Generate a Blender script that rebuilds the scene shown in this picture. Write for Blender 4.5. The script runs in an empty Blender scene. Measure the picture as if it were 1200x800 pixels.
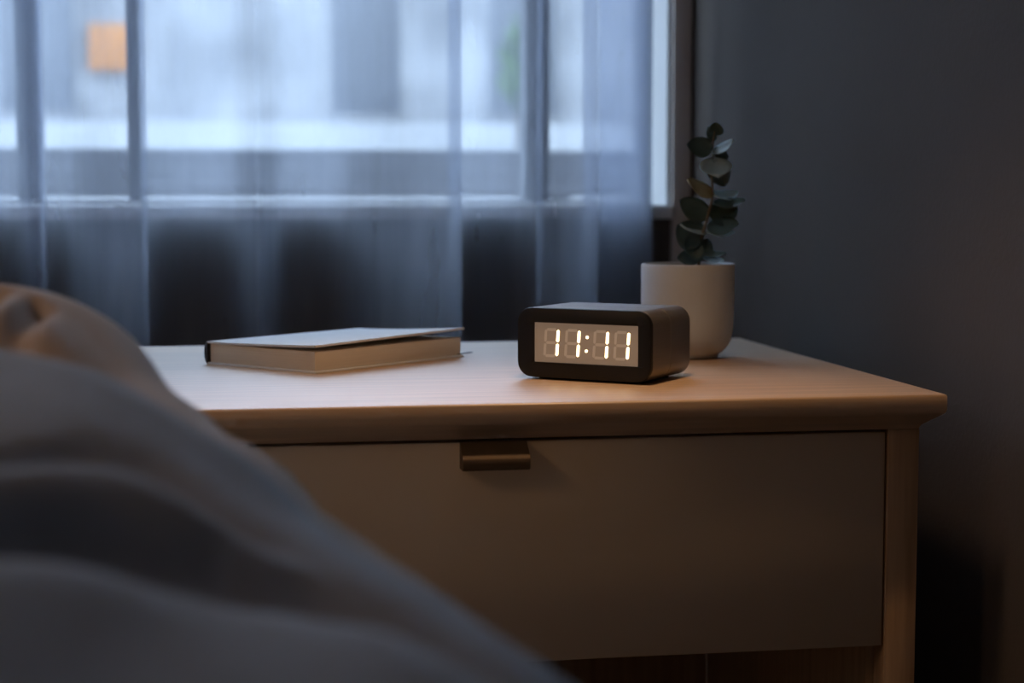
import bpy, bmesh, math, random
from mathutils import Vector, Matrix, noise

random.seed(7)
S = bpy.context.scene
COL = S.collection

# ------------------------------------------------------------------ camera, world, lights, exposure
TOP = 0.65                                   # height of the dresser top
cam_d = bpy.data.cameras.new('camera')
cam = bpy.data.objects.new('camera', cam_d); COL.objects.link(cam)
cam.location = (-0.6197, -1.3871, TOP + 0.1714)
cam.rotation_euler = (math.radians(90 - 4.875), 0, math.radians(-9.674))
cam_d.sensor_width = 36; cam_d.lens = 60
cam_d.clip_start = 0.02; cam_d.clip_end = 200
cam_d.dof.use_dof = True
cam_d.dof.focus_distance = 1.54
cam_d.dof.aperture_fstop = 4.4
S.camera = cam

W = bpy.data.worlds.new('overcast_evening_sky'); S.world = W; W.use_nodes = True
bg = W.node_tree.nodes['Background']
bg.inputs['Color'].default_value = (0.66, 0.80, 1.0, 1)
bg.inputs['Strength'].default_value = 5.4

def lamp(name, kind, loc, energy, color, **kw):
    d = bpy.data.lights.new(name, kind); d.energy = energy; d.color = color
    for k, v in kw.items(): setattr(d, k, v)
    o = bpy.data.objects.new(name, d); COL.objects.link(o); o.location = loc
    return o

S.view_settings.view_transform = 'Standard'
S.view_settings.look = 'None'
S.view_settings.gamma = 1
S.view_settings.use_curve_mapping = False
S.view_settings.exposure = 0.14
S.cycles.transparent_max_bounces = 24
S.cycles.max_bounces = 10
S.cycles.diffuse_bounces = 5

# ------------------------------------------------------------------ helpers
def link(o, parent=None):
    COL.objects.link(o)
    if parent: o.parent = parent
    return o

def tag(o, label=None, cat=None, group=None, kind=None):
    if label: o['label'] = label
    if cat: o['category'] = cat
    if group: o['group'] = group
    if kind: o['kind'] = kind
    return o

def empty(name, loc=(0, 0, 0), rz=0):
    o = bpy.data.objects.new(name, None); COL.objects.link(o)
    o.location = loc; o.rotation_euler = (0, 0, rz); o.empty_display_size = 0.05
    return o

def obj(name, bm, m, parent=None, smooth=False):
    bmesh.ops.recalc_face_normals(bm, faces=bm.faces[:])
    me = bpy.data.meshes.new(name); bm.to_mesh(me); bm.free()
    me.materials.append(m)
    if smooth:
        me.polygons.foreach_set('use_smooth', [True] * len(me.polygons))
    return link(bpy.data.objects.new(name, me), parent)

def sharp(o, deg=35):
    me = o.data; b = bmesh.new(); b.from_mesh(me); a = math.radians(deg)
    for e in b.edges:
        if len(e.link_faces) == 2 and e.calc_face_angle(0) > a: e.smooth = False
    for f in b.faces: f.smooth = True
    b.to_mesh(me); b.free(); return o

def add_box(bm, x0, x1, y0, y1, z0, z1):
    r = bmesh.ops.create_cube(bm, size=1)
    for v in r['verts']:
        v.co = Vector((x0 + (v.co.x + .5) * (x1 - x0), y0 + (v.co.y + .5) * (y1 - y0), z0 + (v.co.z + .5) * (z1 - z0)))
    return r['verts']

def box(name, b, m, parent=None, bev=0.0, seg=2):
    bm = bmesh.new(); add_box(bm, *b)
    if bev: bmesh.ops.bevel(bm, geom=bm.edges[:], offset=bev, segments=seg, profile=0.5, affect='EDGES')
    o = obj(name, bm, m, parent)
    if bev: sharp(o, 40)
    return o

def rrect(w, h, r, n=8):
    """rounded rectangle outline centred on 0, counter-clockwise"""
    P = []
    for cx, cy, a0 in ((w/2-r, h/2-r, 0), (-w/2+r, h/2-r, 90), (-w/2+r, -h/2+r, 180), (w/2-r, -h/2+r, 270)):
        for k in range(n + 1):
            a = math.radians(a0 + 90 * k / n)
            P.append((cx + r * math.cos(a), cy + r * math.sin(a)))
    return P

def loops(bm, rings, cap0=True, cap1=True, closed=True):
    L = [[bm.verts.new(p) for p in r] for r in rings]
    n = len(L[0])
    for a, b in zip(L, L[1:]):
        for i in range(n if closed else n - 1):
            j = (i + 1) % n
            bm.faces.new((a[i], a[j], b[j], b[i]))
    if cap0: bm.faces.new(L[0][::-1])
    if cap1: bm.faces.new(L[-1])
    return L

def lathe(bm, prof, n=64, c=(0, 0, 0)):
    rings = [[(c[0] + r * math.cos(2*math.pi*i/n), c[1] + r * math.sin(2*math.pi*i/n), c[2] + z) for i in range(n)] for r, z in prof]
    loops(bm, rings)

def tube(bm, pts, rad, n=8):
    rings = []
    for i, p in enumerate(pts):
        p = Vector(p); t = (Vector(pts[min(i+1, len(pts)-1)]) - Vector(pts[max(i-1, 0)])).normalized()
        a = t.cross(Vector((0.31, 0.2, 0.93) if abs(t.z) < .9 else (1, 0, 0))).normalized(); b = t.cross(a)
        r = rad[i] if isinstance(rad, (list, tuple)) else rad
        rings.append([p + r * (math.cos(2*math.pi*k/n) * a + math.sin(2*math.pi*k/n) * b) for k in range(n)])
    loops(bm, rings)

def crom(P, n):
    """Catmull-Rom resample of a list of tuples"""
    out = []; m = len(P) - 1
    for i in range(n + 1):
        s = i / n * m; k = min(int(s), m - 1); t = s - k
        p0 = P[max(k-1, 0)]; p1 = P[k]; p2 = P[k+1]; p3 = P[min(k+2, m)]
        out.append(tuple(0.5*((2*b) + (-a+c)*t + (2*a-5*b+4*c-d)*t*t + (-a+3*b-3*c+d)*t**3) for a, b, c, d in zip(p0, p1, p2, p3)))
    return out

# ------------------------------------------------------------------ materials
def mat(name, col, rough=0.6, metal=0.0, var=0.0, scale=8.0, stretch=(1, 1, 1), bump=0.0, bscale=60.0, spec=0.5, emit=None, es=0.0, sheen=0.0, coord='Object', detail=4):
    m = bpy.data.materials.new(name); m.use_nodes = True
    nt = m.node_tree; P = nt.nodes['Principled BSDF']
    P.inputs['Base Color'].default_value = (*col, 1)
    P.inputs['Roughness'].default_value = rough
    P.inputs['Metallic'].default_value = metal
    P.inputs['Specular IOR Level'].default_value = spec
    if sheen: P.inputs['Sheen Weight'].default_value = sheen
    if emit:
        P.inputs['Emission Color'].default_value = (*emit, 1); P.inputs['Emission Strength'].default_value = es
    if var or bump:
        tc = nt.nodes.new('ShaderNodeTexCoord'); mp = nt.nodes.new('ShaderNodeMapping'); mp.inputs['Scale'].default_value = stretch
        nt.links.new(tc.outputs[coord], mp.inputs['Vector'])
    if var:
        n = nt.nodes.new('ShaderNodeTexNoise'); n.inputs['Scale'].default_value = scale; n.inputs['Detail'].default_value = detail
        nt.links.new(mp.outputs['Vector'], n.inputs['Vector'])
        r = nt.nodes.new('ShaderNodeValToRGB')
        r.color_ramp.elements[0].position = 0.3; r.color_ramp.elements[1].position = 0.7
        r.color_ramp.elements[0].color = (*[c * (1 - var) for c in col], 1)
        r.color_ramp.elements[1].color = (*[min(1, c * (1 + var)) for c in col], 1)
        nt.links.new(n.outputs['Fac'], r.inputs['Fac']); nt.links.new(r.outputs['Color'], P.inputs['Base Color'])
    if bump:
        n2 = nt.nodes.new('ShaderNodeTexNoise'); n2.inputs['Scale'].default_value = bscale; n2.inputs['Detail'].default_value = 3
        nt.links.new(mp.outputs['Vector'], n2.inputs['Vector'])
        b = nt.nodes.new('ShaderNodeBump'); b.inputs['Strength'].default_value = bump; b.inputs['Distance'].default_value = 0.002
        nt.links.new(n2.outputs['Fac'], b.inputs['Height']); nt.links.new(b.outputs['Normal'], P.inputs['Normal'])
    return m

M = {}
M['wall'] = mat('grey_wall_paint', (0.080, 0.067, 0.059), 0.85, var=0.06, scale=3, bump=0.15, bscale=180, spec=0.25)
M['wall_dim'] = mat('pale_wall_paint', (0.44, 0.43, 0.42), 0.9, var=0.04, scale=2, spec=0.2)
M['ceiling'] = mat('white_ceiling_paint', (0.60, 0.60, 0.60), 0.9, var=0.02, scale=2, spec=0.2)
M['floor'] = mat('dark_oak_floor', (0.13, 0.09, 0.06), 0.5, var=0.3, scale=3, stretch=(1, 12, 1), bump=0.1)
M['frame'] = mat('grey_window_frame', (0.16, 0.17, 0.19), 0.5, var=0.04, scale=5)
M['casing'] = mat('pale_casing_paint', (0.46, 0.41, 0.37), 0.6, var=0.04, scale=5)
M['white'] = mat('white_gloss_paint', (0.78, 0.79, 0.80), 0.45, var=0.02, scale=5)
M['wood'] = mat('light_oak_veneer', (0.62, 0.42, 0.26), 0.46, var=0.16, scale=9, stretch=(0.6, 14, 14), bump=0.06, bscale=40)
wp = M['wood'].node_tree.nodes['Principled BSDF']; wp.inputs['Coat Weight'].default_value = 1.0; wp.inputs['Coat Roughness'].default_value = 0.42; wp.inputs['Coat IOR'].default_value = 1.8
M['legwood'] = mat('oak_leg_wood', (0.50, 0.33, 0.20), 0.5, var=0.16, scale=9, stretch=(14, 14, 0.7), bump=0.06, bscale=40)
M['panel'] = mat('taupe_lacquer', (0.62, 0.50, 0.375), 0.5, var=0.03, scale=4, bump=0.03, bscale=250)
M['handle'] = mat('bronzed_metal_pull', (0.14, 0.09, 0.05), 0.8, var=0.15, scale=30)
M['black'] = mat('black_satin_plastic', (0.006, 0.006, 0.007), 0.4, var=0.1, scale=40, spec=0.3)
M['shell'] = mat('dark_brushed_aluminium', (0.21, 0.19, 0.172), 0.40, metal=0.68, var=0.08, scale=30, stretch=(60, 1, 60), bump=0.04, bscale=30)
M['foot'] = mat('black_rubber', (0.012, 0.012, 0.012), 0.8, var=0.1, scale=60)
M['display'] = mat('warm_lit_display', (0.20, 0.16, 0.13), 0.4, var=0.02, scale=20, emit=(0.25, 0.175, 0.12), es=0.42)
M['unlit'] = mat('unlit_segment', (0.33, 0.27, 0.22), 0.4, var=0.02, scale=20, emit=(0.31, 0.23, 0.165), es=0.45)
M['lit'] = mat('lit_segment', (0.9, 0.8, 0.6), 0.4, var=0.02, scale=20, emit=(1.0, 0.74, 0.42), es=3.2)
M['cover'] = mat('pale_grey_book_cloth', (0.76, 0.78, 0.80), 0.5, var=0.04, scale=90, bump=0.12, bscale=900)
M['spine'] = mat('navy_book_cloth', (0.035, 0.04, 0.055), 0.7, var=0.1, scale=90, bump=0.1, bscale=900)
M['paper'] = mat('cream_page_edges', (0.74, 0.65, 0.54), 0.85, var=0.10, scale=10, stretch=(0.5, 0.5, 260), bump=0.25, bscale=10)
M['cover_tip'] = mat('dark_cover_tip', (0.06, 0.06, 0.07), 0.7, var=0.1, scale=80)
M['pot'] = mat('matt_stoneware', (0.53, 0.545, 0.55), 0.6, var=0.05, scale=20, bump=0.08, bscale=300)
M['soil'] = mat('potting_soil', (0.03, 0.022, 0.016), 0.95, var=0.4, scale=120, bump=0.9, bscale=260)
M['stem'] = mat('plant_stem', (0.16, 0.13, 0.08), 0.7, var=0.2, scale=60)
M['leaf_dark'] = mat('deep_green_leaf', (0.055, 0.105, 0.10), 0.5, var=0.2, scale=50, bump=0.1, bscale=120)
M['leaf_pale'] = mat('silver_green_leaf', (0.38, 0.52, 0.55), 0.5, var=0.14, scale=50, bump=0.1, bscale=120)
M['leaf_olive'] = mat('olive_leaf', (0.38, 0.35, 0.20), 0.5, var=0.15, scale=50, bump=0.1, bscale=120)
M['grey_blanket'] = mat('grey_woven_blanket', (0.33, 0.36, 0.41), 0.95, var=0.10, scale=14, bump=0.3, bscale=500, spec=0.1, sheen=0.2)
M['beige_duvet'] = mat('beige_cotton_duvet', (0.52, 0.42, 0.36), 0.95, var=0.08, scale=9, bump=0.2, bscale=500, spec=0.1, sheen=0.2)
M['mattress'] = mat('white_mattress_ticking', (0.6, 0.58, 0.55), 0.9, var=0.05, scale=20)
M['brass'] = mat('brushed_brass', (0.45, 0.33, 0.16), 0.35, metal=0.9, var=0.1, scale=40)
M['cable'] = mat('black_cable', (0.02, 0.02, 0.02), 0.6, var=0.1, scale=40)
M['bulb'] = mat('glowing_bulb', (1, .9, .7), 0.4, var=0.01, scale=4, emit=(1, 0.72, 0.42), es=4)
M['facade'] = mat('pale_render', (0.29, 0.295, 0.30), 0.9, var=0.42, scale=1.3, bump=0.2, bscale=30)
M['plinth'] = mat('white_render', (0.41, 0.42, 0.425), 0.9, var=0.12, scale=1.2)
M['dark_glass'] = mat('dark_window_glass', (0.10, 0.11, 0.125), 0.4, var=0.2, scale=2)
M['orange'] = mat('orange_painted_board', (0.50, 0.20, 0.04), 0.6, var=0.12, scale=6)
M['rail'] = mat('grey_fence_board', (0.07, 0.072, 0.08), 0.8, var=0.2, scale=4, stretch=(1, 8, 8))
M['snow'] = mat('pale_paving', (0.30, 0.30, 0.30), 0.9, var=0.1, scale=1.5)
M['tree_leaf'] = mat('garden_leaf', (0.12, 0.20, 0.07), 0.7, var=0.3, scale=3)
M['bark'] = mat('tree_bark', (0.10, 0.08, 0.06), 0.9, var=0.3, scale=8)

def glass_mat():
    m = bpy.data.materials.new('clear_window_glass'); m.use_nodes = True; nt = m.node_tree
    nt.nodes.remove(nt.nodes['Principled BSDF']); out = nt.nodes['Material Output']
    t = nt.nodes.new('ShaderNodeBsdfTransparent'); t.inputs['Color'].default_value = (0.93, 0.96, 0.97, 1)
    g = nt.nodes.new('ShaderNodeBsdfGlossy'); g.inputs['Roughness'].default_value = 0.03
    mx = nt.nodes.new('ShaderNodeMixShader'); mx.inputs['Fac'].default_value = 0.06
    nt.links.new(t.outputs[0], mx.inputs[1]); nt.links.new(g.outputs[0], mx.inputs[2]); nt.links.new(mx.outputs[0], out.inputs['Surface'])
    return m

def sheer_mat():
    m = bpy.data.materials.new('sheer_voile'); m.use_nodes = True; nt = m.node_tree
    nt.nodes.remove(nt.nodes['Principled BSDF']); out = nt.nodes['Material Output']
    tr = nt.nodes.new('ShaderNodeBsdfTransparent'); tr.inputs['Color'].default_value = (0.96, 0.97, 1.0, 1)
    df = nt.nodes.new('ShaderNodeBsdfDiffuse'); df.inputs['Color'].default_value = (0.40, 0.43, 0.48, 1)
    tl = nt.nodes.new('ShaderNodeBsdfTranslucent'); tl.inputs['Color'].default_value = (0.55, 0.61, 0.74, 1)
    mx = nt.nodes.new('ShaderNodeMixShader'); mx.inputs['Fac'].default_value = 0.6
    nt.links.new(df.outputs[0], mx.inputs[1]); nt.links.new(tl.outputs[0], mx.inputs[2])
    tc = nt.nodes.new('ShaderNodeTexCoord'); mp = nt.nodes.new('ShaderNodeMapping'); mp.inputs['Scale'].default_value = (28, 28, 4)
    n = nt.nodes.new('ShaderNodeTexNoise'); n.inputs['Scale'].default_value = 1.0; n.inputs['Detail'].default_value = 5
    mr = nt.nodes.new('ShaderNodeMapRange'); mr.inputs['From Min'].default_value = 0.3; mr.inputs['From Max'].default_value = 0.7
    mr.inputs['To Min'].default_value = 0.36; mr.inputs['To Max'].default_value = 0.46
    nt.links.new(tc.outputs['Object'], mp.inputs['Vector']); nt.links.new(mp.outputs[0], n.inputs['Vector']); nt.links.new(n.outputs['Fac'], mr.inputs['Value'])
    m2 = nt.nodes.new('ShaderNodeMixShader'); nt.links.new(mr.outputs[0], m2.inputs['Fac'])
    nt.links.new(tr.outputs[0], m2.inputs[1]); nt.links.new(mx.outputs[0], m2.inputs[2]); nt.links.new(m2.outputs[0], out.inputs['Surface'])
    return m
M['glass'] = glass_mat(); M['sheer'] = sheer_mat()

# ------------------------------------------------------------------ room shell
XL, XR, YB, YF, H = -3.0, 0.063, 1.05, -3.4, 2.5       # left, right, window wall, wall behind the camera, height
WX0, WX1, WZ0, WZ1 = -2.45, 0.031, 0.808, 2.25         # window opening
T = 0.2
def struct(o): o['kind'] = 'structure'; return o
struct(box('floor', (XL - T, XR + T, YF - T, YB + T, -0.1, 0), M['floor']))
struct(box('ceiling', (XL - T, XR + T, YF - T, YB + T, H, H + 0.15), M['ceiling']))
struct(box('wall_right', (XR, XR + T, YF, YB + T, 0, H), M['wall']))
struct(box('wall_left', (XL - T, XL, YF, YB + T, 0, H), M['wall_dim']))
struct(box('wall_front', (XL - T, XR + T, YF - T, YF, 0, H), M['wall_dim']))
bm = bmesh.new()
add_box(bm, XL, WX0, YB, YB + T, 0, H); add_box(bm, WX1, XR, YB, YB + T, 0, H)
add_box(bm, WX0, WX1, YB, YB + T, 0, WZ0 - 0.02); add_box(bm, WX0, WX1, YB, YB + T, WZ1, H)
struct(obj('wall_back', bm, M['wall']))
struct(box('trim_1', (WX1 + .0005, XR - .004, YB - .012, YB, 0, WZ1 + .05), M['casing'], None, .002))
win = struct(empty('window_1', ((WX0 + WX1) / 2, YB + 0.12, WZ0)))
def wpart(name, b, m, bev=0.002):
    cx, cy, cz = win.location
    return box(name, (b[0]-cx, b[1]-cx, b[2]-cy, b[3]-cy, b[4]-cz, b[5]-cz), m, win, bev)
wpart('window_sill', (WX0, WX1, YB - 0.02, YB + T, WZ0 - 0.02, WZ0), M['white'], 0.003)
wpart('jamb_lining', (WX1 - 0.006, WX1, YB, YB + T, WZ0, WZ1), M['white'], 0.001)
wpart('jamb_lining', (WX0, WX0 + 0.006, YB, YB + T, WZ0, WZ1), M['white'], 0.001)
FY0, FY1 = YB + 0.10, YB + 0.155
wpart('frame_rail', (WX0 + .006, WX1 - .006, FY0, FY1, WZ0, WZ0 + 0.008), M['white'])
wpart('frame_rail', (WX0 + .006, WX1 - .006, FY0, FY1, WZ1 - 0.05, WZ1), M['white'])
mull = [WX0 + 0.03, -1.75, -1.33, -0.888, -0.741, -0.148, WX1 - 0.012]
mw = [0.04, 0.035, 0.035, 0.034, 0.018, 0.036, 0.012]
for x, w in zip(mull, mw):
    wpart('mullion', (x - w/2, x + w/2, FY0, FY1, WZ0 + 0.008, WZ1 - 0.05), M['frame'])
for a, b, wa, wb in zip(mull, mull[1:], mw, mw[1:]):
    wpart('pane', (a + wa/2, b - wb/2, FY0 + 0.024, FY0 + 0.030, WZ0 + 0.008, WZ1 - 0.05), M['glass'], 0)

# ------------------------------------------------------------------ outside
struct(box('ground', (-30, 30, YB + T, 40, -0.25, -0.05), M['snow']))
bld = empty('apartment_building', (0, 14, -0.05))
tag(bld, 'pale rendered building across the yard, seen through the sheer curtain', 'building')
box('wall', (-14, 12, 0, 5, 1.52, 6.3), M['facade'], bld)
box('plinth', (-14, 12, -0.05, 5, 0, 1.52), M['plinth'], bld, 0.01)
box('roof', (-14.3, 12.3, -0.3, 5.2, 6.3, 6.55), M['rail'], bld, 0.02)
for iz, z0 in enumerate((1.55, 4.1)):
    for ix in range(-5, 5):
        x = 0.68 + ix * 1.42
        if iz == 0 and ix == -1: continue
        fr = box('window', (x - 0.36, x + 0.36, -0.03, 0.02, z0, z0 + 1.25), M['facade'], bld, 0.006)
        box('window_pane', (x - 0.31, x + 0.31, -0.04, -0.03, z0 + 0.05, z0 + 1.20), M['dark_glass'], fr, 0.002)
sg = box('wall_sign', (-1.72, -1.36, 13.86, 13.94, 1.9, 2.3), M['orange'], None, 0.01)
tag(sg, 'small orange board mounted on the pale building outside', 'sign')
# low fence: wide boards with an open gap below
fence = empty('yard_fence', (-0.6, 3.2, -0.05)); tag(fence, 'low grey board fence outside the window', 'fence')
for k, (z0, z1) in enumerate(((0.868, 0.9092), (0.910, 0.9512), (0.952, 0.994))):
    box('fence_board', (-4.4, 4.4, -0.012, 0.012, z0, z1), M['rail'], fence, 0.003)
for x in (-4.2, -2.1, 0.9, 3.2): box('fence_post', (x - .03, x + .03, 0.013, 0.06, 0, 0.98), M['rail'], fence, 0.003)
# small tree by the building
tree = empty('garden_tree', (1.86, 12.6, -0.05)); tag(tree, 'small green tree in front of the pale building', 'tree')
bm = bmesh.new(); tube(bm, [(0, 0, 0), (0.02, 0, .7), (-0.02, 0.02, 1.4), (0.03, 0, 2.2)], [.05, .042, .035, .015], 8); obj('trunk', bm, M['bark'], tree, True)
bm = bmesh.new()
for i in range(420):
    d = Vector((random.gauss(0, 1), random.gauss(0, 1), random.gauss(0, 1))).normalized() * (random.random() ** .4)
    c = Vector((d.x * .20, d.y * .20, 1.95 + d.z * .42)); R = Matrix.Rotation(random.random() * 6.3, 3, d)
    s = 0.05; q = [R @ Vector(v) + c for v in ((-s, 0, 0), (0, -s*.5, .01), (s, 0, 0), (0, s*.5, .01))]
    vs = [bm.verts.new(v) for v in q]; bm.faces.new(vs)
fo = obj('foliage', bm, M['tree_leaf'], tree); fo['kind'] = 'stuff'

# ------------------------------------------------------------------ sheer curtain
def sheer():
    k = 0.001155; x0 = -0.9045
    P = [(-60, .03), (-20, .015), (12, .02), (34, .055), (46, .06), (38, .03), (52, .02), (75, .035), (100, .10), (125, .14), (150, .145), (166, .11), (158, .05),
         (175, .02), (215, .010), (258, .022), (275, .06), (288, .085), (302, .06), (318, .022), (350, .012), (392, .025), (425, .08), (465, .135), (508, .15), (527, .12),
         (518, .05), (535, .018), (575, .010), (610, .018), (632, .045), (620, .09), (634, .14), (664, .15), (686, .13), (694, .07), (685, .035), (700, .012),
         (730, .010), (766, .012), (768, .018), (735, .022), (712, .024), (710, .032), (735, .034), (774, .030)]
    W0 = [(a - 780, d) for a, d in P]
    W1 = [(a - 1560 + 20, d) for a, d in P]
    pts = crom([(x0 + a * k, d) for a, d in W1[:-1] + W0[:-1] + P], 760)
    nz = 44; z0, z1 = 0.015, 2.38
    bm = bmesh.new(); grid = []
    for j in range(nz + 1):
        z = z0 + (z1 - z0) * j / nz; row = []
        g = 1.0 - 0.25 * max(0, (z - 1.5) / 0.9)
        for i, (x, d) in enumerate(pts):
            wob = noise.noise(Vector((x * 9, z * 1.1, 3.3)))
            fine = noise.noise(Vector((x * 38, z * 0.8, 9.1)))
            row.append(bm.verts.new((x + 0.006 * wob, YB - 0.035 - d * g * (1 + 0.18 * wob) - 0.0025 * fine, z)))
        grid.append(row)
    for a, b in zip(grid, grid[1:]):
        for i in range(len(a) - 1): bm.faces.new((a[i], a[i+1], b[i+1], b[i]))
    root = empty('sheer_curtain', (0, 0, 0))
    fab = obj('fabric', bm, M['sheer'], root, True)
    return tag(root, 'translucent blue-grey sheer curtain hanging in folds before the window', 'curtain')
sheer()
rod = empty('curtain_rod', (0, 0, 0)); tag(rod, 'slim white rod carrying the sheer curtain', 'curtain rod')
bm = bmesh.new(); tube(bm, [(-2.7, YB - .09, 2.40), (0.05, YB - .09, 2.40)], 0.011, 12); obj('rod', bm, M['white'], rod, True)
for x in (-2.5, -1.2, 0.03): box('bracket', (x - .008, x + .008, YB - .09, YB, 2.392, 2.408), M['white'], rod, 0.002)

# ------------------------------------------------------------------ dresser
dr = empty('dresser', (-0.395, 0.3, 0)); tag(dr, 'light oak dresser with one taupe drawer, carrying the clock, book and plant', 'dresser')
def dpart(name, b, m, bev=0.0015, parent=dr):
    return box(name, (b[0]+.395, b[1]+.395, b[2]-.3, b[3]-.3, b[4], b[5]), m, parent, bev)
# top: vertical edge, then a deep under-chamfer
bm = bmesh.new()
def ring(ix, z, r=0.0):
    return [Vector((x + .395, y - .3, z)) for x, y in ((-.79 + ix, 0 + ix), (0 - ix, 0 + ix), (0 - ix, .6 - ix), (-.79 + ix, .6 - ix))]
loops(bm, [ring(.0022, TOP), ring(.0007, TOP - .0006), ring(0, TOP - .0022), ring(0, TOP - .0135), ring(.001, TOP - .0165), ring(.004, TOP - .019), ring(.0165, TOP - .0285), ring(.018, TOP - .0318)])
sharp(obj('tabletop', bm, M['wood'], dr), 50)
zt = TOP - .0318
for x0, x1 in ((-.0455, -.0165), (-.7735, -.7445)):
    dpart('leg', (x0, x1, .019, .045, 0, zt), M['legwood'])
    dpart('leg', (x0, x1, .553, .580, 0, zt), M['legwood'])
for x0, x1 in ((-.052, -.034), (-.756, -.738)):
    dpart('side_panel', (x0, x1, .0465, .552, .10, zt), M['legwood'], 0.001)
dpart('back_panel', (-.7379, -.0521, .553, .565, .10, zt), M['legwood'], 0.001)
dpart('bottom_shelf', (-.736, -.054, .05, .552, .10, .118), M['wood'], 0.001)
zd1, zd0 = TOP - .0345, TOP - .2255
dw = dpart('drawer', (-.7424, -.0474, .0205, .0395, zd0, zd1), M['panel'], 0.0012)
dpart('drawer_box', (-.728, -.062, .0400, .50, zd0 + .012, zd1 - .02), M['legwood'], 0.001, dw)
bm = bmesh.new()
prof = [(.0200, -.0340), (.0203, -.0570), (.0025, -.0565), (.0, -.0545), (-.0005, -.0465), (.0010, -.0445)]
loops(bm, [[(x + .395, y - .3, TOP + z) for y, z in prof] for x in (-.4245, -.3675)])
bmesh.ops.bevel(bm, geom=bm.edges[:], offset=0.0004, segments=1, affect='EDGES')
sharp(obj('handle', bm, M['handle'], dw), 30)

# ------------------------------------------------------------------ digital clock
ck = empty('digital_clock', (-.26295, .18534, TOP), math.radians(-38)); tag(ck, 'black-fronted digital clock showing 11:11 in warm light', 'clock')
CW, CH, CD, CR, Z0 = .1372, .0652, .093, .0145, .0022
def ppts(P, y, zc): return [(a, y, zc + b) for a, b in P]
zc = Z0 + CH / 2; yf = -CD / 2
def prism(name, ys, m, parent, n=8, base=(CW, CH, CR)):
    bm = bmesh.new(); w, h, r = base
    loops(bm, [ppts(rrect(w - 2*i, h - 2*i, max(r - i, .0005), n), y, zc) for y, i in ys])
    return sharp(obj(name, bm, m, parent), 40)
# front bezel: frame with an opening
bm = bmesh.new(); n = 8; ox, oz, ow, oh = .0022, .0003, .1066, .0372
def inner(y, g=0): return [(ox + a, y, zc + oz + b) for a, b in rrect(ow - 2*g, oh - 2*g, .0009, n)]
loops(bm, [inner(yf + .0042), inner(yf + .0003), inner(yf, -.0003), ppts(rrect(CW - .0024, CH - .0024, CR - .0012, n), yf, zc), ppts(rrect(CW - .0007, CH - .0007, CR - .0004, n), yf + .0004, zc),
           ppts(rrect(CW, CH, CR, n), yf + .0013, zc), ppts(rrect(CW, CH, CR, n), yf + .0042, zc)], False, False)
sharp(obj('bezel', bm, M['black'], ck), 40)
prism('front_shell', [(yf + .0043, .0008), (yf + .0050, 0), (yf + .0445, 0), (yf + .0450, .0006)], M['shell'], ck)
prism('rear_shell', [(yf + .0451, .0006), (yf + .0456, 0), (yf + CD - .002, 0), (yf + CD - .0006, .0006), (yf + CD, .002)], M['shell'], ck)
bm = bmesh.new(); loops(bm, [[(a, b, z) for a, b in rrect(.108, .070, .008)] for z in (0, Z0 + .0005)]); sharp(obj('base_pad', bm, M['foot'], ck))
bm = bmesh.new(); loops(bm, [inner(yf + .0018, .0001), inner(yf + .0041, .0001)]); disp = obj('display', bm, M['display'], ck)
# seven-segment digits on the display
dh, dwid, sl, tk = .0246, .0128, 0.065, .0028
dz = zc + oz - .0001; ysg = yf + .0014
def segment(name, m, p, q, th, y0=ysg):
    bm = bmesh.new(); p = Vector(p); q = Vector(q); d = (q - p).normalized(); nrm = Vector((-d.y, d.x)); h = th / 2
    pl = [p, p + d*h*.8 + nrm*h, q - d*h*.8 + nrm*h, q, q - d*h*.8 - nrm*h, p + d*h*.8 - nrm*h]
    sk = lambda v: v.x + v.y * sl
    loops(bm, [[(sk(v), y, dz + v.y) for v in pl] for y in (y0, yf + .0018)])
    return obj(name, bm, m, disp)
for xr in (-.0270, -.0053, .0238, .0450):
    x0, x1 = xr - dwid, xr; hh = dh / 2; g = .0006
    for nm, p, q in (('b', (x1, g), (x1, hh)), ('c', (x1, -hh), (x1, -g))): segment('lit_segment', M['lit'], p, q, tk)
    for p, q in (((x0 + g, hh), (x1 - g*3, hh)), ((x0 + g, 0), (x1 - g*2, 0)), ((x0 + g, -hh), (x1 - g*3, -hh)), ((x0, g), (x0, hh)), ((x0, -hh), (x0, -g))):
        segment('unlit_segment', M['unlit'], p, q, tk * .95, yf + .0016)
for z in (.0064, -.0064):
    bm = bmesh.new(); loops(bm, [[(.0032 + z * sl + .00145 * math.cos(a * math.pi / 8), y, dz + z + .00145 * math.sin(a * math.pi / 8)) for a in range(16)] for y in (ysg, yf + .0018)])
    obj('colon_dot', bm, M['lit'], disp)

# ------------------------------------------------------------------ book (spine towards the window wall)
A = Vector((-.531, .262)); ang = math.atan2(.15, .167)      # tail/fore-edge corner; local +X runs along the fore edge
bk = empty('hardcover_book', (A.x, A.y, TOP), ang); tag(bk, 'pale grey hardcover book with cream pages lying on the dresser top', 'book')
BL, BWd, BT = .2235, .1560, .0235                            # along the fore edge, across to the spine, thickness
ct = .0022
box('back_cover', (0, BL, 0, BWd, 0, ct), M['cover'], bk, .0006)
bm = bmesh.new()      # front cover: hinged at the spine, sprung open a little, slightly bowed
ny, nx = 12, 10; g0 = []; g1 = []
def cz(x, y):
    t = 1 - y / BWd
    return BT - ct + .0055 * t ** 1.6 * (0.75 + 0.5 * (x / BL)) + .0012 * (x / BL) * t
for j in range(ny + 1):
    y = BWd * j / ny; g0.append([(BL * i / nx, y, cz(BL * i / nx, y)) for i in range(nx + 1)]); g1.append([(a, b, c + ct) for a, b, c in g0[-1]])
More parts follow.
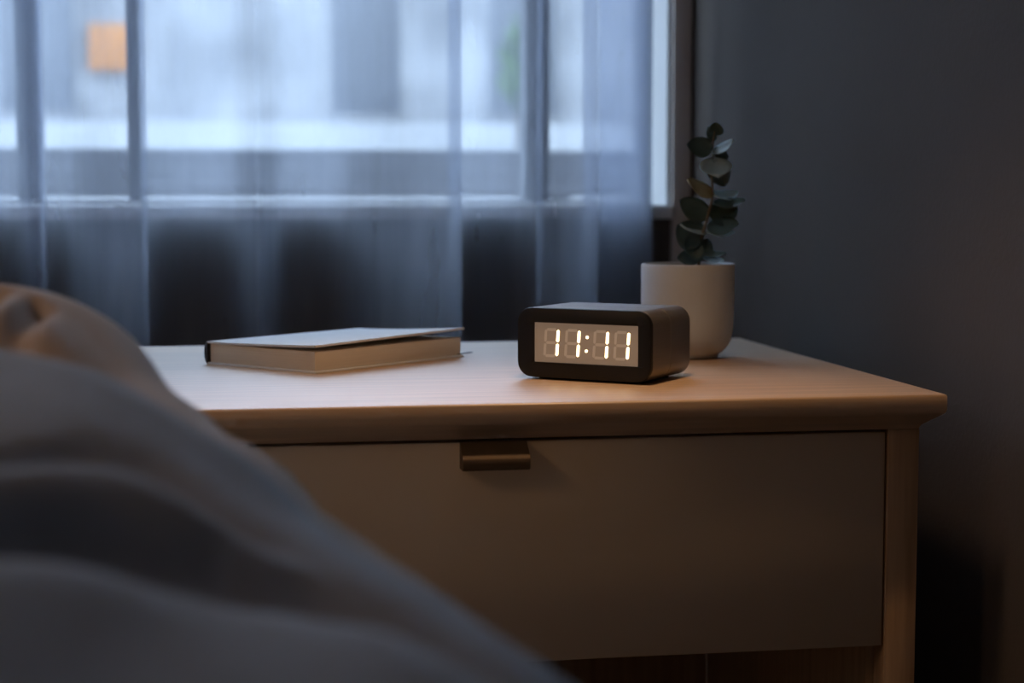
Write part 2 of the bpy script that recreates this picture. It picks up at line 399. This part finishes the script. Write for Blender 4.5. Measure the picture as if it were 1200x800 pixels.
def sheet(bm, lo, hi):
    V0 = [[bm.verts.new(p) for p in r] for r in lo]; V1 = [[bm.verts.new(p) for p in r] for r in hi]
    R, Cn = len(lo), len(lo[0])
    for j in range(R - 1):
        for i in range(Cn - 1):
            bm.faces.new((V0[j][i], V0[j+1][i], V0[j+1][i+1], V0[j][i+1])); bm.faces.new((V1[j][i], V1[j][i+1], V1[j+1][i+1], V1[j+1][i]))
    per = [(0, i) for i in range(Cn)] + [(j, Cn-1) for j in range(1, R)] + [(R-1, i) for i in range(Cn-2, -1, -1)] + [(j, 0) for j in range(R-2, 0, -1)]
    for (a, b), (c, d) in zip(per, per[1:] + per[:1]): bm.faces.new((V0[a][b], V0[c][d], V1[c][d], V1[a][b]))
sheet(bm, g0, g1); sharp(obj('front_cover', bm, M['cover'], bk), 40)
box('text_block', (.0022, BL - .0025, .003, BWd - .003, ct + .0001, BT - ct - .0004), M['paper'], bk, .0005)
bm = bmesh.new(); pr = []
for k in range(9):
    a = -math.pi/2 + math.pi * k / 8; pr.append((BWd - .0012 + .0052 * math.cos(a), BT/2 + (BT/2 - .0004) * math.sin(a)))
loops(bm, [[(x, y, z) for y, z in pr] for x in (-.0002, BL + .0002)]); sharp(obj('spine', bm, M['spine'], bk), 40)
bm = bmesh.new(); rb = [(BL - .012, .006, ct + .0009), (BL + .002, .004, ct + .0008), (BL + .008, .002, .0035), (BL + .0115, .0, .0040)]
sheet(bm, [[(x, y - .0025, z) for x, y, z in rb], [(x, y + .0025, z) for x, y, z in rb]], [[(x, y - .0025, z + .0006) for x, y, z in rb], [(x, y + .0025, z + .0006) for x, y, z in rb]])
obj('cover_tip', bm, M['cover_tip'], bk)  # added dark strip standing in for the back cover's protruding corner

# ------------------------------------------------------------------ potted eucalyptus
pl = empty('potted_plant', (-.1305, .370, TOP), math.radians(-9.674)); tag(pl, 'eucalyptus sprig in a pale stoneware pot behind the clock', 'plant')
bm = bmesh.new()
lathe(bm, [(.030, 0), (.0325, .0008), (.0335, .004), (.037, .0065), (.0415, .011), (.0455, .018), (.0478, .027), (.0488, .038), (.0494, .06), (.0496, .0975), (.0492, .0992), (.0482, .1), (.0472, .0992), (.0466, .097), (.0460, .080), (.045, .078)], 96)
sharp(obj('pot', bm, M['pot'], pl), 60)
bm = bmesh.new(); lathe(bm, [(.0458, .0785), (.0455, .0835), (.03, .086), (.012, .088), (.0005, .0885)], 48); obj('soil', bm, M['soil'], pl, True)
U = .00089                                                  # metres per measured unit at the plant
def pz(y): return .100 + (308.5 - y) * U
def px(x): return (x - 805.5) * U
st = [(px(818), 0, .085), (px(820), .002, pz(290)), (px(824), .0, pz(268)), (px(830), -.002, pz(246)), (px(834), -.001, pz(226)), (px(833), .002, pz(205)), (px(834), .001, pz(182)), (px(834), 0, pz(165)), (px(836), 0, pz(152))]
bm = bmesh.new(); tube(bm, crom(st, 32), [.0019 - .0011 * i / 32 for i in range(33)], 8); obj('stem', bm, M['stem'], pl, True)
def leaf(base, tip, wid, dep, tilt, m, roll=0.0):
    """ovate, cupped leaf from base to tip (measured units), width, depth of the tip towards the back, tilt of the blade"""
    B = Vector((px(base[0]), base[2] if len(base) > 2 else 0, pz(base[1]))); Tp = Vector((px(tip[0]), B.y + dep, pz(tip[1])))
    L = (Tp - B).length; d = (Tp - B).normalized()
    nrm = Vector((0, -math.cos(tilt), math.sin(tilt))); nrm = (nrm - d * nrm.dot(d)).normalized()
    side = d.cross(nrm).normalized()
    if roll: R = Matrix.Rotation(roll, 3, d); nrm = R @ nrm; side = R @ side
    bm = bmesh.new(); lo = []; hi = []; nl, nw = 12, 6; w = wid * 1.3 * U / 2
    for i in range(nl + 1):
        t = i / nl; prof = (math.sin(math.pi * t ** 0.78)) ** 0.62 if 0 < t < 1 else 0.0
        prof = max(prof, 0.03); row = []
        for k in range(-nw // 2, nw // 2 + 1):
            s = 2 * k / nw
            row.append(B + d * L * t + side * (w * prof * s) + nrm * (0.10 * L * math.sin(math.pi * t) * -1 + 0.22 * w * s * s + 0.02 * L * math.sin(5 * t + s)))
        lo.append(row); hi.append([p + nrm * .0005 for p in row])
    sheet(bm, lo, hi)
    o = obj('leaf', bm, M[m], pl, True); return o
LV = [((836, 158), (838, 142), 15, .004, .5, 'leaf_dark'), ((835, 165), (829, 146), 9, .006, .6, 'leaf_dark'),
      ((833, 173), (802, 168), 20, -.004, .3, 'leaf_dark'), ((834, 178), (858, 163), 15, -.008, 1.0, 'leaf_pale'),
      ((834, 178), (853, 182, ), 16, .010, .3, 'leaf_dark'), ((835, 186), (838, 207), 30, -.022, .95, 'leaf_pale'),
      ((836, 186), (850, 216), 22, .012, .1, 'leaf_dark'), ((834, 228), (802, 209), 19, -.012, .75, 'leaf_olive'),
      ((835, 229), (866, 225), 17, .014, 1.0, 'leaf_pale'), ((835, 238), (872, 234), 17, -.006, 1.0, 'leaf_dark'),
      ((829, 254), (794, 233), 22, -.006, .2, 'leaf_dark'), ((830, 254), (865, 243), 24, .006, .3, 'leaf_dark'),
      ((828, 266), (864, 262), 24, -.012, .8, 'leaf_dark'), ((827, 274), (794, 262), 11, -.014, 1.2, 'leaf_pale'),
      ((827, 272), (862, 272), 12, .010, 1.1, 'leaf_pale'), ((822, 284), (792, 264), 30, .004, .2, 'leaf_dark'),
      ((822, 286), (800, 292), 30, -.004, .2, 'leaf_dark'), ((820, 296), (850, 297), 12, -.006, 1.1, 'leaf_dark'),
      ((820, 300), (793, 303), 18, .002, .5, 'leaf_dark'), ((822, 300), (830, 280), 16, .008, .2, 'leaf_dark'),
      ((824, 303), (848, 305), 12, -.004, 1.1, 'leaf_pale')]
for a in LV: leaf(*a)

# ------------------------------------------------------------------ bed, duvet and blanket in front of the dresser
bed = empty('bed', (-1.2, -1.75, 0)); tag(bed, 'low bed with a pale mattress under the blankets', 'bed')
def bpart(name, b, m, bev): return box(name, (b[0]+1.2, b[1]+1.2, b[2]+1.75, b[3]+1.75, b[4], b[5]), m, bed, bev, 3)
bpart('mattress', (-1.95, -.60, -2.95, -.44, .32, .505), M['mattress'], .03)
bpart('bed_base', (-1.95, -.60, -2.95, -.44, .12, .318), M['wood'], .006)
for x in (-1.9, -.70):
    for y in (-2.9, -.52): bpart('leg', (x, x + .05, y, y + .05, 0, .119), M['legwood'], .003)

def lin(tab, t):
    if t <= tab[0][0]: (a, b), (c, d) = tab[0], tab[1]
    else:
        (a, b), (c, d) = tab[-2], tab[-1]
        for p0, p1 in zip(tab, tab[1:]):
            if p0[0] <= t <= p1[0]: (a, b), (c, d) = p0, p1; break
    return b + (d - b) * (t - a) / (c - a)
def bump(c, c0, w): return math.exp(-((c - c0) / w) ** 2)
def blanket_fold(t, c):
    """one deep crease running down towards the bed edge, a shallow one above it, a soft roll below"""
    cv = max(lin([(.30, .262), (.37, .205), (.43, .155), (.50, .10), (.58, .055), (.685, .02), (.8, .0)], t), -.05)
    cm = lin([(.25, .17), (.31, .125), (.35, .092), (.405, .065), (.515, .035), (.6, .0)], t)
    h = -.019 * bump(c, cv, .03) - .009 * bump(c, cm, .018) + .008 * bump(c, (cv + cm) / 2, .03) + .004 * bump(c, cv + .07, .05)
    return h - .006 * bump(c, cv + .19, .04) + .012 * bump(c, cv + .27, .06) - .02 * bump(c, cv + .38, .05)
def duvet_fold(t, c):
    cv = .10 + .10 * math.sin(5 * t + 1)
    return -.020 * bump(c, cv + .06, .05) - .016 * bump(c, cv + .30, .06) + .012 * bump(c, cv + .18, .06) - .010 * bump(t, .16 + .15 * c, .018) - .012 * bump(t, .24 + .1 * c, .02)

def cover(name, ridge, innr, m, rad, zbot, fold, seed, label, cat):
    R = crom(ridge, 90); Q = crom(innr, 90); C = Vector((-.62, -1.39))
    lo = []; hi = []; nin, nout = 170, 22
    for k in range(91):
        p = Vector(R[k]); q = Vector(Q[k]); a = Vector(R[max(k-1, 0)]); b = Vector(R[min(k+1, 90)])
        tg = (b - a).to_2d().normalized(); nr = Vector((-tg.y, tg.x))
        if nr.dot(p.to_2d() - C) < 0: nr = -nr
        t = k / 90; row = []
        for j in range(nin, 0, -1):
            c = j / nin
            s = p.lerp(q, c); e = min(1, c / .04); e = e * e * (3 - 2 * e)
            s.z += e * fold(t, c) + min(1, c / .1) * .012 * noise.noise(Vector((s.x * 9, s.y * 9, seed)))
            row.append(s)
        for j in range(nout + 1):
            u = j / nout
            th = min(u / .62, 1) * math.pi / 2
            s = p + Vector((nr.x, nr.y, 0)) * (rad * math.sin(th)) - Vector((0, 0, rad * (1 - math.cos(th))))
            if u > .62: s.z = s.z + (zbot - s.z) * (u - .62) / .38
            w = noise.noise(Vector((t * 9, u * 2, seed + 5))) * .006 * min(1, u * 3)
            s += Vector((nr.x * w, nr.y * w, w * .6)); row.append(s)
        lo.append([v - Vector((0, 0, .012)) for v in row]); hi.append(row)
    bm = bmesh.new(); sheet(bm, lo, hi)
    o = obj(name, bm, m, None, True); return tag(o, label, cat)
RG = [(-.92, -.49, .768), (-.785, -.53, .755), (-.722, -.561, .749), (-.682, -.59, .740), (-.643, -.628, .720), (-.607, -.688, .695), (-.575, -.735, .681), (-.548, -.781, .670), (-.521, -.828, .657), (-.50, -.88, .636), (-.48, -.98, .61)]
QG = [(-1.15, -1.22, .60), (-1.05, -1.25, .60), (-.97, -1.27, .60), (-.92, -1.28, .60), (-.86, -1.29, .60), (-.80, -1.30, .60), (-.75, -1.31, .60), (-.70, -1.32, .60), (-.66, -1.33, .60), (-.62, -1.34, .60), (-.58, -1.36, .60)]
cover('grey_blanket', RG, QG, M['grey_blanket'], .05, .62, blanket_fold, 2.0, 'rumpled grey woven blanket heaped over the bed', 'blanket')
RB = [(-.93, -.32, .785), (-.821, -.339, .775), (-.748, -.352, .770), (-.716, -.378, .761), (-.69, -.415, .741), (-.67, -.45, .723), (-.651, -.495, .711), (-.635, -.529, .703), (-.613, -.585, .691), (-.587, -.631, .679), (-.568, -.676, .669), (-.541, -.723, .650), (-.50, -.80, .62)]
QB = [(-1.05, -.62, .66)] + [(a - .10, b - .26, c - .06) for a, b, c in RB[1:]]
cover('beige_duvet', RB, QB, M['beige_duvet'], .05, .53, duvet_fold, 6.0, 'beige cotton duvet bulging out beneath the grey blanket', 'duvet')

# ------------------------------------------------------------------ pendant lamp over the dresser edge (above the picture)
LX, LY, LZ = -.31, -.05, 1.40
pd = empty('pendant_lamp', (LX, LY, LZ)); tag(pd, 'small brass pendant lamp hanging above the dresser', 'lamp')
bm = bmesh.new(); n = 48
loops(bm, [[(r * math.cos(2*math.pi*i/n), r * math.sin(2*math.pi*i/n), z) for i in range(n)] for r, z in ((.088, -.045), (.090, -.045), (.072, .03), (.03, .075), (.012, .082), (.010, .078), (.028, .072), (.070, .028), (.088, -.045))], False, False)
obj('lamp_shade', bm, M['brass'], pd, True)
bm = bmesh.new(); tube(bm, [(0, 0, .078), (0, 0, H - LZ)], .003, 8); obj('cord', bm, M['cable'], pd, True)
bm = bmesh.new(); lathe(bm, [(.0005, .0), (.014, .004), (.022, .018), (.020, .032), (.012, .05), (.010, .072), (.0005, .074)], 24); obj('bulb', bm, M['bulb'], pd, True)
sp = lamp('lamp_light', 'SPOT', (0, 0, -.03), 12.0, (1.0, 0.63, 0.35), spot_size=math.radians(82), spot_blend=1.0, shadow_soft_size=0.05)
sp.parent = pd

# globe floor lamp standing left of the bed's end, out of the picture
fl = empty('floor_lamp', (-1.25, -.5, 0)); tag(fl, 'brass floor lamp with a glowing opal globe beside the bed', 'lamp')
bm = bmesh.new(); lathe(bm, [(.13, 0), (.13, .012), (.12, .018), (.012, .022)], 40); obj('base', bm, M['brass'], fl, True)
bm = bmesh.new(); lathe(bm, [(.009, .020), (.009, 1.03), (.03, 1.04), (.03, 1.055)], 20); sharp(obj('pole', bm, M['brass'], fl))
bm = bmesh.new(); bmesh.ops.create_uvsphere(bm, u_segments=32, v_segments=20, radius=.09)
for v in bm.verts: v.co.z += 1.14
obj('globe', bm, mat('opal_globe_glow', (.9, .85, .75), 0.4, var=0.01, scale=3, emit=(1, .62, .33), es=9.5), fl, True)
